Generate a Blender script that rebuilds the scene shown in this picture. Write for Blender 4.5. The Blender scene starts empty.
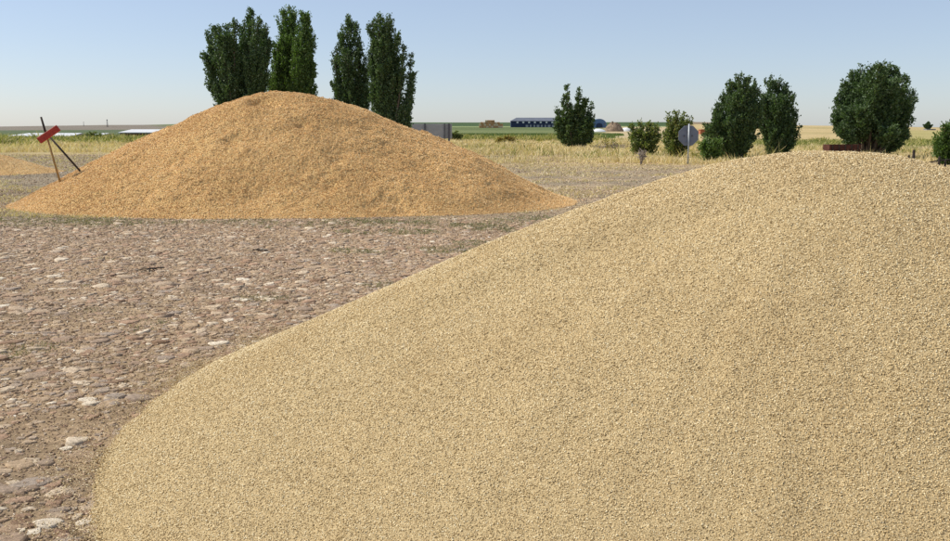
import bpy, math
import numpy as np
rng = np.random.default_rng(7)
C = bpy.context.scene.collection
F = 912.0; TH = math.atan((270.5-129)/F); EY = 1.7

# ---------------------------------------------------------------- helpers
def P(px, py, Y):
    """world point seen at pixel (px,py) of the 950x541 photo at world depth Y"""
    u = (270.5-py)/F
    s = Y/(math.cos(TH)+u*math.sin(TH))
    return np.array([(px-475)/F*s, Y, EY+s*(-math.sin(TH)+u*math.cos(TH))])
def mpp(Y): return Y/F

def _hash(ix, iy, seed):
    h = (ix.astype(np.int64)*374761393 + iy.astype(np.int64)*668265263 + seed*974634777) & 0xffffffff
    h = ((h ^ (h >> 13))*1274126177) & 0xffffffff
    h = h ^ (h >> 16)
    return (h & 0xffffff)/float(0xffffff)
def noise(x, y, sc, seed=0):
    x = np.asarray(x, float)/sc; y = np.asarray(y, float)/sc
    ix = np.floor(x); iy = np.floor(y); fx = x-ix; fy = y-iy
    fx = fx*fx*(3-2*fx); fy = fy*fy*(3-2*fy)
    a = _hash(ix, iy, seed); b = _hash(ix+1, iy, seed); c = _hash(ix, iy+1, seed); d = _hash(ix+1, iy+1, seed)
    return (a*(1-fx)+b*fx)*(1-fy)+(c*(1-fx)+d*fx)*fy-.5
def fbm(x, y, sc, seed=0, o=4):
    v = 0; a = 1
    for i in range(o): v = v+a*noise(x, y, sc/2**i, seed+i*17); a *= .5
    return v
def sstep(a, b, x):
    t = np.clip((x-a)/(b-a), 0, 1); return t*t*(3-2*t)

def mesh(name, V, T, mat, parent=None, smooth=False, col=None, n=3):
    V = np.asarray(V, np.float32).reshape(-1, 3); T = np.asarray(T, np.int32).reshape(-1, n)
    me = bpy.data.meshes.new(name)
    me.vertices.add(len(V)); me.vertices.foreach_set('co', V.ravel())
    me.loops.add(T.size); me.loops.foreach_set('vertex_index', T.ravel())
    me.polygons.add(len(T)); me.polygons.foreach_set('loop_start', np.arange(0, T.size, n, dtype=np.int32))
    me.update(calc_edges=True)
    me.polygons.foreach_set('use_smooth', np.full(len(T), smooth))
    if col is not None:
        at = me.color_attributes.new('tint', 'FLOAT_COLOR', 'POINT')
        c4 = np.ones((len(V), 4), np.float32); c4[:, :3] = col; at.data.foreach_set('color', c4.ravel())
    me.validate()
    me.materials.append(mat)
    o = bpy.data.objects.new(name, me); C.objects.link(o)
    if parent is not None: o.parent = parent
    return o
def tag(o, label=None, cat=None, group=None, kind=None):
    if label: o['label'] = label
    if cat: o['category'] = cat
    if group: o['group'] = group
    if kind: o['kind'] = kind
    return o
def empty(name, loc, label, cat, group=None):
    o = bpy.data.objects.new(name, None); C.objects.link(o); o.location = loc
    o.empty_display_size = .2
    return tag(o, label, cat, group)

class MB:
    """collects simple solids into one mesh"""
    def __init__(s): s.V = []; s.T = []; s.k = 0
    def add(s, V, T):
        V = np.asarray(V, float).reshape(-1, 3); T = np.asarray(T, int).reshape(-1, 3)
        s.V.append(V); s.T.append(T+s.k); s.k += len(V); return s
    def box(s, c, d, R=None, bev=0.0):
        d = np.asarray(d, float)/2; b = min(bev, d.min()*.45)
        if b <= 0: b = d.min()*.03
        pts = []
        for sx in (-1, 1):
            for sy in (-1, 1):
                for sz in (-1, 1):
                    sg = np.array([sx, sy, sz])
                    for ax in range(3):
                        q = d-b; q[ax] = d[ax]; pts.append(sg*q)
        pts = np.array(pts)
        idx = lambda sx, sy, sz, ax: ((sx > 0)*4+(sy > 0)*2+(sz > 0))*3+ax
        T = []
        for ax in range(3):
            o1, o2 = [a for a in range(3) if a != ax]
            for sg in (-1, 1):
                q = []
                for (a, b_) in ((-1, -1), (1, -1), (1, 1), (-1, 1)):
                    v = [0, 0, 0]; v[ax] = sg; v[o1] = a; v[o2] = b_; q.append(idx(*v, ax))
                T += [(q[0], q[1], q[2]), (q[0], q[2], q[3])]
        for ax in range(3):     # edges
            o1, o2 = [a for a in range(3) if a != ax]
            for a in (-1, 1):
                for b_ in (-1, 1):
                    v0 = [0, 0, 0]; v0[o1] = a; v0[o2] = b_; v1 = list(v0); v0[ax] = -1; v1[ax] = 1
                    q = [idx(*v0, o1), idx(*v1, o1), idx(*v1, o2), idx(*v0, o2)]
                    T += [(q[0], q[1], q[2]), (q[0], q[2], q[3])]
        for i in range(8): T.append((i*3, i*3+1, i*3+2))
        T = np.array(T)
        cc = pts[T].mean(1); nn = np.cross(pts[T[:, 1]]-pts[T[:, 0]], pts[T[:, 2]]-pts[T[:, 0]])
        fl = (cc*nn).sum(1) < 0; T[fl] = T[fl][:, ::-1]
        if R is not None: pts = pts@np.asarray(R).T
        return s.add(pts+np.asarray(c), T)
    def tube(s, pts, rad, n=8, caps=True):
        pts = np.asarray(pts, float); rad = np.broadcast_to(rad, (len(pts),))
        V = []; T = []
        for i, p in enumerate(pts):
            d = pts[min(i+1, len(pts)-1)]-pts[max(i-1, 0)]; d = d/np.linalg.norm(d)
            a = np.cross(d, [0.13, .97, .2]); a /= np.linalg.norm(a); b = np.cross(d, a)
            for k in range(n):
                t = 2*math.pi*k/n; V.append(p+rad[i]*(a*math.cos(t)+b*math.sin(t)))
        for i in range(len(pts)-1):
            for k in range(n):
                a = i*n+k; b = i*n+(k+1) % n
                T += [(a, a+n, b), (b, a+n, b+n)]
        if caps:
            V += [pts[0], pts[-1]]; m = len(V)
            for k in range(n):
                T.append((m-2, k, (k+1) % n)); T.append((m-1, (len(pts)-1)*n+(k+1) % n, (len(pts)-1)*n+k))
        return s.add(V, T)
    def prism(s, poly, y0, y1):
        """polygon in x,z (convex) extruded along y"""
        n = len(poly); V = [(x, y0, z) for x, z in poly]+[(x, y1, z) for x, z in poly]; T = []
        for i in range(1, n-1): T += [(0, i, i+1), (n, n+i+1, n+i)]
        for i in range(n):
            j = (i+1) % n; T += [(i, i+n, j), (j, i+n, j+n)]
        return s.add(V, T)
    def build(s, name, mat, parent=None, smooth=False, origin=None):
        V = np.concatenate(s.V)
        if origin is not None: V = V-np.asarray(origin)
        o = mesh(name, V, np.concatenate(s.T), mat, parent, smooth)
        if origin is not None and parent is None: o.location = origin
        return o

# ---------------------------------------------------------------- materials
def mat(name, rough=.9, spec=.3):
    m = bpy.data.materials.new(name); m.use_nodes = True
    nt = m.node_tree; b = nt.nodes['Principled BSDF']
    b.inputs['Roughness'].default_value = rough; b.inputs['Specular IOR Level'].default_value = spec
    return m, nt, b
def nd(nt, t, **k):
    n = nt.nodes.new(t)
    for a, v in k.items():
        if a in n.inputs.keys(): n.inputs[a].default_value = v
        else: setattr(n, a, v)
    return n
def ramp(nt, fac, stops, interp='LINEAR'):
    r = nt.nodes.new('ShaderNodeValToRGB'); r.color_ramp.interpolation = interp
    e = r.color_ramp.elements
    while len(e) < len(stops): e.new(.5)
    for el, (p, c) in zip(e, stops): el.position = p; el.color = (*c, 1)
    nt.links.new(fac, r.inputs[0]); return r.outputs[0]
def tex(nt, sc, detail=4, rough=.6, stretch=None):
    g = nt.nodes.new('ShaderNodeNewGeometry'); out = g.outputs['Position']
    if stretch:
        mp = nt.nodes.new('ShaderNodeMapping'); mp.inputs['Scale'].default_value = stretch
        nt.links.new(out, mp.inputs[0]); out = mp.outputs[0]
    n = nd(nt, 'ShaderNodeTexNoise', Scale=sc, Detail=detail, Roughness=rough)
    nt.links.new(out, n.inputs['Vector']); return n.outputs['Fac']
def mixc(nt, f, a, b, mode='MIX'):
    m = nt.nodes.new('ShaderNodeMix'); m.data_type = 'RGBA'; m.blend_type = mode
    for s, v in ((m.inputs[0], f), (m.inputs[6], a), (m.inputs[7], b)):
        if hasattr(v, 'links'): nt.links.new(v, s)
        elif isinstance(v, tuple): s.default_value = (*v, 1)
        else: s.default_value = v
    return m.outputs[2]
def bump(nt, b, h, dist, strength=1):
    n = nd(nt, 'ShaderNodeBump', Strength=strength, Distance=dist)
    nt.links.new(h, n.inputs['Height']); nt.links.new(n.outputs[0], b.inputs['Normal'])
def island(nt):
    return nt.nodes.new('ShaderNodeNewGeometry').outputs['Random Per Island']
def plain(name, col, rough=.8, var=.25, sc=8, spec=.3, metal=0):
    m, nt, b = mat(name, rough, spec)
    lo = tuple(c*(1-var) for c in col); hi = tuple(min(1, c*(1+var)) for c in col)
    nt.links.new(ramp(nt, tex(nt, sc, 6, .65), [(.3, lo), (.7, hi)]), b.inputs['Base Color'])
    b.inputs['Metallic'].default_value = metal
    return m

def grain_mat(name, cols, patch=None, patch_sc=.8):
    m, nt, b = mat(name, .62, .35)
    c = ramp(nt, island(nt), cols)
    if patch:
        f = ramp(nt, tex(nt, patch_sc, 5, .6), [(.42, (0, 0, 0)), (.68, (1, 1, 1))])
        c = mixc(nt, f, c, mixc(nt, 1.0, c, patch, 'MULTIPLY'))
    nt.links.new(c, b.inputs['Base Color']); return m
M = {}
M['wheat'] = grain_mat('wheat_grain', [(0, (.19, .125, .05)), (.2, (.47, .345, .165)), (.6, (.73, .57, .31)), (.88, (.89, .75, .46)), (1, (.97, .90, .67))], (.90, .86, .80), 1.2)
M['oats'] = grain_mat('straw_chaff', [(0, (.30, .17, .06)), (.15, (.68, .44, .19)), (.7, (.91, .625, .29)), (1, (.99, .84, .52))], (.80, .73, .64), .7)
def heap_mat(name, a, b2, sc, dist):
    m, nt, b = mat(name, .95, .1)
    n = tex(nt, sc, 3, .8)
    nt.links.new(ramp(nt, n, [(.3, a), (.7, b2)]), b.inputs['Base Color'])
    bump(nt, b, n, dist, 1); return m
M['wheat_bed'] = heap_mat('wheat_bed', (.24, .165, .07), (.74, .58, .33), 190, .006)
M['oats_bed'] = heap_mat('oats_bed', (.36, .225, .085), (.92, .635, .29), 34, .03)

# stones
m, nt, b = mat('cobble_stone', .85, .3)
c = ramp(nt, island(nt), [(0, (.29, .19, .12)), (.15, (.50, .34, .23)), (.3, (.37, .285, .21)), (.45, (.54, .41, .27)), (.58, (.42, .30, .20)), (.68, (.41, .345, .285)), (.82, (.58, .45, .31)), (.94, (.70, .59, .44)), (1, (.85, .78, .64))])
n1 = tex(nt, 38, 9, .75)
c = mixc(nt, 1.0, c, ramp(nt, n1, [(.3, (.50, .455, .41)), (.68, (1.26, 1.22, 1.18))]), 'MULTIPLY')
nt.links.new(c, b.inputs['Base Color']); bump(nt, b, n1, .02, 1); M['stone'] = m
m, nt, b = mat('grit', .9, .3)
c = ramp(nt, island(nt), [(0, (.20, .135, .085)), (.35, (.40, .28, .18)), (.8, (.58, .44, .30)), (.96, (.66, .53, .38)), (1, (.84, .76, .62))])
nt.links.new(c, b.inputs['Base Color']); M['grit'] = m

# ground sheet
m, nt, b = mat('ground_soil', .97, .15)
at = nd(nt, 'ShaderNodeVertexColor', layer_name='tint')
n1 = tex(nt, 14, 10, .72); n2 = tex(nt, .9, 8, .7, (1, 2.2, 1)); n3 = tex(nt, .035, 6, .65, (1, 1.8, 1))
c = mixc(nt, 1.0, at.outputs[0], ramp(nt, n1, [(.28, (.5, .47, .43)), (.72, (1.4, 1.4, 1.4))]), 'MULTIPLY')
c = mixc(nt, 1.0, c, ramp(nt, n2, [(.33, (.66, .64, .62)), (.67, (1.26, 1.24, 1.2))]), 'MULTIPLY')
c = mixc(nt, 1.0, c, ramp(nt, n3, [(.3, (.8, .84, .8)), (.7, (1.18, 1.14, 1.1))]), 'MULTIPLY')
nt.links.new(c, b.inputs['Base Color']); bump(nt, b, n1, .03, .8); M['soil'] = m

def leaf_mat(name, cols, trans=.25, rough=.5, backc=None):
    m, nt, b = mat(name, rough, .35)
    c = ramp(nt, island(nt), cols); nt.links.new(c, b.inputs['Base Color'])
    t = nd(nt, 'ShaderNodeBsdfTranslucent'); nt.links.new(mixc(nt, 1.0, c, (1.3, 1.5, .7), 'MULTIPLY'), t.inputs[0])
    mx = nd(nt, 'ShaderNodeMixShader'); mx.inputs[0].default_value = trans
    nt.links.new(b.outputs[0], mx.inputs[1]); nt.links.new(t.outputs[0], mx.inputs[2])
    nt.links.new(mx.outputs[0], nt.nodes['Material Output'].inputs[0]); return m
M['poplar'] = leaf_mat('poplar_leaf', [(0, (.04, .07, .026)), (.5, (.075, .122, .042)), (.85, (.105, .17, .06)), (1, (.22, .27, .17))])
M['poplar2'] = leaf_mat('poplar_leaf_bright', [(0, (.055, .095, .022)), (.5, (.10, .165, .038)), (.85, (.135, .215, .058)), (1, (.22, .28, .12))], .3)
M['bushleaf'] = leaf_mat('bush_leaf', [(0, (.07, .10, .028)), (.5, (.145, .185, .055)), (.85, (.21, .24, .08)), (.95, (.40, .36, .16)), (1, (.5, .42, .22))], .35)
M['yellowleaf'] = leaf_mat('dry_leaf', [(0, (.20, .13, .03)), (.6, (.34, .25, .07)), (1, (.30, .32, .10))], .25, .8)
M['straw'] = leaf_mat('straw_blade', [(0, (.36, .27, .14)), (.4, (.62, .48, .27)), (.8, (.79, .64, .38)), (.93, (.89, .78, .52)), (1, (.40, .36, .16))], .2, .8)
M['weed'] = leaf_mat('weed_blade', [(0, (.11, .13, .03)), (.35, (.21, .23, .055)), (.65, (.38, .34, .11)), (1, (.66, .52, .25))], .25, .7)
M['moss'] = leaf_mat('short_grass_blade', [(0, (.12, .13, .06)), (.5, (.22, .21, .11)), (1, (.44, .38, .24))], .2, .8)
M['crop'] = leaf_mat('crop_blade', [(0, (.07, .11, .028)), (.5, (.12, .17, .045)), (1, (.19, .23, .075))], .25, .7)
M['bark'] = plain('bark', (.13, .10, .075), .95, .4, 20)
M['red'] = plain('red_paint', (.36, .045, .03), .55, .35, 25)
M['pole_dark'] = plain('weathered_wood_and_silhouette', (.045, .035, .028), .9, .4, 30)
M['pole_brown'] = plain('brown_wood', (.36, .23, .09), .9, .35, 30)
M['sign_grey'] = plain('galvanised_grey', (.17, .19, .24), .6, .12, 3, .4, .2)
M['post_grey'] = plain('post_steel', (.38, .41, .43), .5, .15, 6, .5, .3)
M['panel'] = plain('board_back', (.33, .34, .36), .7, .12, 1.5)
M['panel_post'] = plain('board_post', (.10, .10, .12), .8, .2, 5)
M['white_roof'] = plain('white_sheet_roof', (.60, .61, .62), .6, .08, .6)
M['shed_wall'] = plain('dull_red_wall', (.17, .075, .06), .9, .25, 1)
M['shed_dark'] = plain('dark_wall', (.09, .07, .06), .9, .25, 1)
M['navy'] = plain('navy_sheet', (.022, .035, .085), .6, .3, .4)
M['blue'] = plain('blue_sheet', (.10, .17, .32), .5, .2, .5)
M['grey_roof'] = plain('grey_roof', (.13, .145, .18), .6, .15, .3)
M['white'] = plain('white_panel', (.75, .76, .75), .6, .1, .5)
M['bale_a'] = plain('orange_straw', (.52, .28, .13), .95, .3, 1.2)
M['bale_b'] = plain('pale_straw', (.66, .50, .33), .95, .25, 1.2)
M['heap'] = plain('brown_heap', (.26, .19, .13), .95, .45, .9)
M['rust'] = plain('rust_metal', (.085, .03, .02), .85, .4, 6)
M['brick'] = plain('brick_red', (.33, .12, .06), .95, .3, .7)
M['twig'] = plain('grey_twig', (.24, .20, .17), .95, .3, 15)
M['black'] = plain('dark_stick', (.03, .022, .018), .95, .4, 30)

# ---------------------------------------------------------------- terrain
CD = np.array([0, 100, 150, 200, 300, 400, 500, 650, 800, 1000, 1300, 1700, 2500, 5200])
ZL = np.array([0, 0, -.1, -.8, -2.0, -1.6, -.6, .5, 1.8, 3.8, 6.6, 4, -6, -30])
ZC = np.array([0, 0, 0, 0, 0, 0.3, 1.2, 2.8, 4.6, 7.2, 11.0, 8, -4, -30])
ZR = np.array([0, 0, 0.1, .35, .9, 1.7, 2.4, 3.3, 4.3, 5.4, 4.8, 2, -8, -30])
def gz(x, y):
    x = np.asarray(x, float); y = np.asarray(y, float)
    D = np.hypot(x, y); a = 475+F*np.where(y > .05, x/np.maximum(y, .05), np.sign(x)*3)
    l = np.interp(D, CD, ZL); c = np.interp(D, CD, ZC); r = np.interp(D, CD, ZR)
    hl = np.interp(a, [-400, 0, 110, 200], [.45, .72, 1.05, 1.1])
    l = np.where(l > 0, l*hl, l)
    hr = np.interp(a, [700, 800, 950, 1400], [1.1, 1.0, .55, .4]); r = r*np.where(r > 0, hr, 1)
    wl = 1-sstep(140, 260, a); wr = sstep(690, 790, a)
    z = l*wl+r*wr+c*(1-wl-wr)
    near = np.clip(1-D/60, 0, 1)
    return z+near*.035*fbm(x, y, 3.0, 3, 3)+near*.006*noise(x, y, .17, 9)+sstep(60, 400, D)*fbm(x, y, 160, 5, 3)*.35
rr = [0.0]; r = .8
while r < 5200:
    rr.append(r); r += max(.05, min(r*.0135, 60)) if r < 900 else r*.03
rr = np.array(rr[1:])
th = np.concatenate([np.linspace(-38, 38, 460), np.linspace(38, 322, 74)[1:-1]])*math.pi/180
R_, A_ = np.meshgrid(rr, th, indexing='ij')
X = R_*np.sin(A_); Y = R_*np.cos(A_); Z = gz(X, Y)
nr, na = R_.shape
V = np.stack([X, Y, Z], -1).reshape(-1, 3); V = np.vstack([V, [[0, 0, float(gz(0., 0.1))]]])
i = np.arange(nr-1)[:, None]*na; j = np.arange(na)[None]; j2 = (j+1) % na
Q = np.stack([i+j, i+j2, i+na+j2, i+na+j], -1).reshape(-1, 4)
T = np.concatenate([Q[:, [0, 2, 1]], Q[:, [0, 3, 2]]])
ctr = len(V)-1
T = np.concatenate([T, np.stack([np.full(na, ctr), j[0], j2[0]], -1)])
# land cover colours and painted haze
def cover(x, y):
    D = np.hypot(x, y); a = 475+F*np.where(y > .05, x/np.maximum(y, .05), np.sign(x)*3)
    Dn = D*(1+.10*fbm(x, y, 22, 31, 4)); an = a+40*noise(x, y, 60, 41)
    col = np.empty(x.shape+(3,)); col[:] = (.39, .285, .19)
    def put(mask, c):
        mk = np.clip(mask, 0, 1)[..., None]; np.copyto(col, col*(1-mk)+np.array(c)*mk)
    st = sstep(15.5, 19, Dn)
    put(st, (.37, .30, .215))
    mot = sstep(-.05, .25, fbm(x, y*1.8, 2.5, 51, 4)); put(st*mot*.7, (.25, .215, .16))
    mot2 = sstep(.0, .3, fbm(x, y*2.2, 5, 61, 4)); put(st*mot2*.6, (.42, .34, .21))
    put((1-st)*sstep(.05, .35, fbm(x, y, 1.3, 71, 4))*.6, (.27, .20, .14))
    L = 1-sstep(150, 230, an); Rr = sstep(672, 695, a); Cn = 1-L
    # straw belt
    put(L*st*.7, (.27, .225, .17))
    s0 = np.where(a < 200, 62, 42)
    put(sstep(s0-3, s0+8, Dn), (.50, .40, .22))
    put(sstep(s0-3, s0+8, Dn)*sstep(-.05, .25, fbm(x, y, 9, 55, 4))*.75, (.33, .26, .15))
    put(L*sstep(100, 125, Dn), (.24, .25, .09))
    put(L*sstep(165, 185, Dn), (.115, .16, .06))
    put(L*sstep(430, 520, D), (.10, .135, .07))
    put(L*sstep(690, 760, D), (.215, .19, .165))  # far left hill: distance haze painted in as a greyer ground colour
    C1 = Cn*(1-sstep(595, 612, a)); C2 = Cn*sstep(595, 612, a)*(1-Rr)
    put(C1*sstep(140, 150, D), (.11, .15, .05))
    put(C1*sstep(178, 215, D), (.085, .125, .04))
    put(C1*sstep(240, 300, D), (.165, .20, .085))
    put(C1*sstep(455, 520, D), (.125, .165, .065))
    put(C2*sstep(180, 200, D), (.50, .41, .26))
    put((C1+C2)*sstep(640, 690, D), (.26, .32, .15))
    put((C1+C2)*sstep(715, 740, D), (.06, .105, .04))
    put(Rr*sstep(82, 92, Dn), (.15, .17, .07))
    put(Rr*sstep(118, 128, Dn), (.50, .40, .215))
    band = sstep(.05, .3, fbm(x*.35, y, 60, 81, 3)); put(Rr*sstep(118, 128, Dn)*band*.7, (.40, .33, .16))
    gr = sstep(880, 905, a)*Rr*sstep(118, 128, Dn)*(1-sstep(380, 420, D)); put(gr*.6, (.34, .33, .12))
    put(Rr*sstep(900, 930, D), (.24, .19, .13))
    return col
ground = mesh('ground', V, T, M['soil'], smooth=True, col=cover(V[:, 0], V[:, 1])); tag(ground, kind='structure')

# ---------------------------------------------------------------- grain heaps
def heap_t(x, y, q, p=2.0):
    xc, yc, H, Rl, Ry, rot, a, p, qq, Rr = q
    dx, dy = x-xc, y-yc; c, s = math.cos(rot), math.sin(rot)
    U = dx*c+dy*s; u = np.where(U < 0, U/Rl, U/Rr); v = (-dx*s+dy*c)/Ry
    return (np.abs(u)**p+np.abs(v)**p)**(1/p)
def heap_h(x, y, q):
    H, a, qq = q[2], q[6], q[8]
    r = heap_t(x, y, q); t = (np.sqrt(r*r+a*a)-a)/(math.sqrt(1+a*a)-a)
    return H*np.where(t < 1, np.maximum(1-t, 0)**qq, 1-t)
QN = (2.051, 5.354, 1.562, 4.17, 4.061, -.52, .236, 1.927, 1.007, 4.079)
QF = (-4.525, 21.9, 2.591, 6.205, 4.556, -.005, .315, 2.197, 1.106, 6.921)
QT = (-20.7, 36.2, 1.05, 4.6, 3.3, -.05, .3, 2.1, 1.15, 4.2)
def seg_d(x, y, pts):
    best = np.full(np.shape(x), 1e9); sd = np.zeros(np.shape(x))
    for (x0, y0), (x1, y1) in zip(pts[:-1], pts[1:]):
        dx, dy = x1-x0, y1-y0; L2 = dx*dx+dy*dy
        t = np.clip(((x-x0)*dx+(y-y0)*dy)/L2, 0, 1); ex, ey = x-x0-t*dx, y-y0-t*dy
        d = np.hypot(ex, ey); k = d < best; best = np.where(k, d, best); sd = np.where(k, np.sign(dx*ey-dy*ex), sd)
    return best*sd, best
def ray_hit(px, py, h):
    for Y in np.arange(1.5, 40, .02):
        p = P(px, py, Y)
        if p[2] <= h(p[0], p[1]): return p
    return p
RIDGE = []
def near_h(x, y):
    h = heap_h(x, y, QN)
    w = sstep(-.02, .25, h)
    h = h+.022*fbm(x, y, .5, 12, 3)*(h > -.12)*(1-w)
    h = h+w*(.026*fbm(x, y, 1.3, 11, 3)+.010*fbm(x, y, .22, 13, 2)+.0045*noise(x, y, .045, 14)+.003*noise(x, y, .02, 15))
    an = np.arctan2(y-QN[1], x-QN[0]); rd = np.hypot(x-QN[0], y-QN[1])
    h = h+w*sstep(.3, 1.6, rd)*(.011)*fbm(an*3.2, rd*.16, .30, 18, 3)      # slide streaks running down the slope
    if RIDGE:
        (ax, ay), (bx_, by_) = RIDGE[0], RIDGE[-1]; L_ = math.hypot(bx_-ax, by_-ay); ux, uy = (bx_-ax)/L_, (by_-ay)/L_
        al = (x-ax)*ux+(y-ay)*uy; p_ = (x-ax)*uy-(y-ay)*ux+.05*np.sin(al*2.3)+.05*fbm(x, y, .6, 19, 2)      # p_ > 0 on the camera side
        win = sstep(-1.0, .3, al)*(1-sstep(L_-.3, L_+.9, al))
        h = h-w*win*(.085*sstep(0, .26, p_)*np.exp(-(p_/.85)**2)+.02*sstep(0, .15, -p_)*np.exp(-(p_/.4)**2))
    return h
RIDGE[:] = [tuple(ray_hit(px, py, near_h)[:2]) for px, py in ((470, 276), (510, 260), (545, 248), (585, 236), (630, 221), (655, 208), (690, 197))]
def far_h(x, y):
    h = heap_h(x, y, QF); w = sstep(-.02, .3, h)
    h = h+w*(.14*fbm(x, y, 2.2, 21, 3)+.07*fbm(x*.7, y*1.5, .42, 23, 3)+.03*noise(x*.7, y*1.2, .13, 24)+.028*noise(x, y, .05, 25))
    pm = sstep(.02, .30, fbm(x, y, 1.1, 26, 3)); h = h+w*pm*.05*fbm(x, y*1.3, .20, 27, 2)
    for (cx, cy, d_, r_) in DENTS:
        g_ = np.exp(-((x-cx)**2/(r_*1.9)**2+(y-cy)**2/(r_*1.5)**2)); h = h-d_*g_*(1+1.5*fbm(x, y, .22, 28, 2))
    return h
DENTS = []
DENTS = [(*ray_hit(px, py, far_h)[:2], d_, r_) for px, py, d_, r_ in ((262, 99, .22, .13), (273, 103, .18, .10), (190, 150, .08, .12), (300, 122, .08, .12), (230, 140, .08, .15), (400, 204, .07, .2), (385, 200, .07, .2), (322, 178, .07, .25), (250, 190, .05, .3), (335, 160, .07, .15), (165, 168, .04, .2))]
def third_h(x, y):
    h = heap_h(x, y, QT); w = sstep(-.02, .2, h)
    return h+w*(.05*fbm(x, y, 1.5, 27, 3)+.04*fbm(x, y, .4, 28, 3)+.012*noise(x, y, .07, 29))

def heap_mesh(name, h, q, step, mt, ext=1.12):
    Rm = max(q[3], q[4], q[9])*ext
    xs = np.arange(q[0]-Rm, q[0]+Rm, step); ys = np.arange(q[1]-Rm, q[1]+Rm, step)
    X, Y = np.meshgrid(xs, ys); Z = h(X, Y)
    g = gz(X, Y); n = X.shape[1]
    keep = Z > g-.05
    Z = np.maximum(Z, g-.08)
    idx = np.arange(X.size).reshape(X.shape)
    qd = np.stack([idx[:-1, :-1], idx[:-1, 1:], idx[1:, 1:], idx[1:, :-1]], -1).reshape(-1, 4)
    qd = qd[keep.ravel()[qd].any(1)]
    used = np.unique(qd); mp = np.zeros(X.size, int); mp[used] = np.arange(len(used))
    V = np.stack([X, Y, Z], -1).reshape(-1, 3)[used]
    base = np.array([q[0], q[1], 0.])
    o = mesh(name, V-base, mp[qd], mt, smooth=True, n=4); o.location = base
    return o, base
OCT_T = np.array([(0, 2, 4), (2, 1, 4), (1, 3, 4), (3, 0, 4), (2, 0, 5), (1, 2, 5), (3, 1, 5), (0, 3, 5)])
def rand_axes(n, flat=.5):
    a = rng.normal(size=(n, 3)); a[:, 2] *= flat; a /= np.linalg.norm(a, axis=1)[:, None]
    b = np.cross(a, rng.normal(size=(n, 3))); b /= np.linalg.norm(b, axis=1)[:, None]
    return a, b, np.cross(a, b)
def seeds(pts, size, asp, flat=.5, thick=1.0):
    """lots of little elongated kernels, one closed octahedron each"""
    n = len(pts); a, b, c = rand_axes(n, flat)
    L = size*rng.uniform(.7, 1.3, n); W = L*asp*rng.uniform(.8, 1.2, n); H = W*thick
    Vv = np.empty((n, 6, 3))
    Vv[:, 0] = pts+a*L[:, None]/2; Vv[:, 1] = pts-a*L[:, None]/2
    Vv[:, 2] = pts+b*W[:, None]/2; Vv[:, 3] = pts-b*W[:, None]/2
    Vv[:, 4] = pts+c*H[:, None]/2; Vv[:, 5] = pts-c*H[:, None]/2
    T = OCT_T[None]+np.arange(n)[:, None, None]*6
    return Vv.reshape(-1, 3), T.reshape(-1, 3)

near, nb = heap_mesh('grain_pile', near_h, QN, .02, M['wheat_bed'])
tag(near, 'big pale wheat grain pile filling the near right of the yard', 'grain pile', 'grain piles on the threshing floor')
def sample_heap(h, q, n, dens, ylo, yhi, view=True):
    out = []; tot = 0
    Rm = max(q[3], q[4], q[9])*1.12
    while tot < n:
        k = 400000
        x = rng.uniform(q[0]-Rm, q[0]+Rm, k); y = rng.uniform(max(ylo, q[1]-Rm), min(yhi, q[1]+Rm), k)
        ok = (x < (y+.5)*.56+.3) & (x > -(y+.5)*.56-.3) & (y > .6)
        x, y = x[ok], y[ok]
        hh = h(x, y); g = gz(x, y)
        d = np.hypot(x, y); pr = dens(d)
        ok = (hh > g-.002) & (rng.random(len(x)) < pr)
        x, y, hh = x[ok], y[ok], hh[ok]; out.append(np.stack([x, y, hh], -1)); tot += len(x)
    return np.concatenate(out)[:n]
NG = 760000
pts = sample_heap(near_h, QN, NG, lambda d: np.clip((3.2/np.maximum(d, .1))**1.6, .12, 1), .8, 9.5)
d = np.hypot(pts[:, 0], pts[:, 1])
sz = np.clip(.0064*(d/3.0)**.7, .0059, .0125)
pts[:, 2] += rng.uniform(-.5, .75, len(pts))*sz*.68
V1, T1 = seeds(pts, sz, .6, .6)
# spilled kernels round the foot of the heap
k = 70000; t = rng.uniform(0, 2*math.pi, k*3)
xs = rng.uniform(-3.4, 1.5, k*9); ys = rng.uniform(2.2, 12, k*9); tt = heap_h(xs, ys, QN)
w = (np.exp(tt/.055)*1.2+.012*np.exp(tt/.4))*(tt < .02)*(tt > -1.2)*np.where(noise(xs, ys, .3, 77) > -.2, 1, .35); ok = rng.random(len(xs)) < w*.8
xs, ys = xs[ok][:k], ys[ok][:k]
sp = np.stack([xs, ys, gz(xs, ys)+.008+rng.random(len(xs))*.016], -1)
V2, T2 = seeds(sp, np.full(len(sp), .010), .52, .2)
o = mesh('wheat_kernels', np.vstack([V1, V2])-nb, np.vstack([T1, T2+len(V1)]), M['wheat'], near, True); tag(o, kind='stuff')

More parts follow.
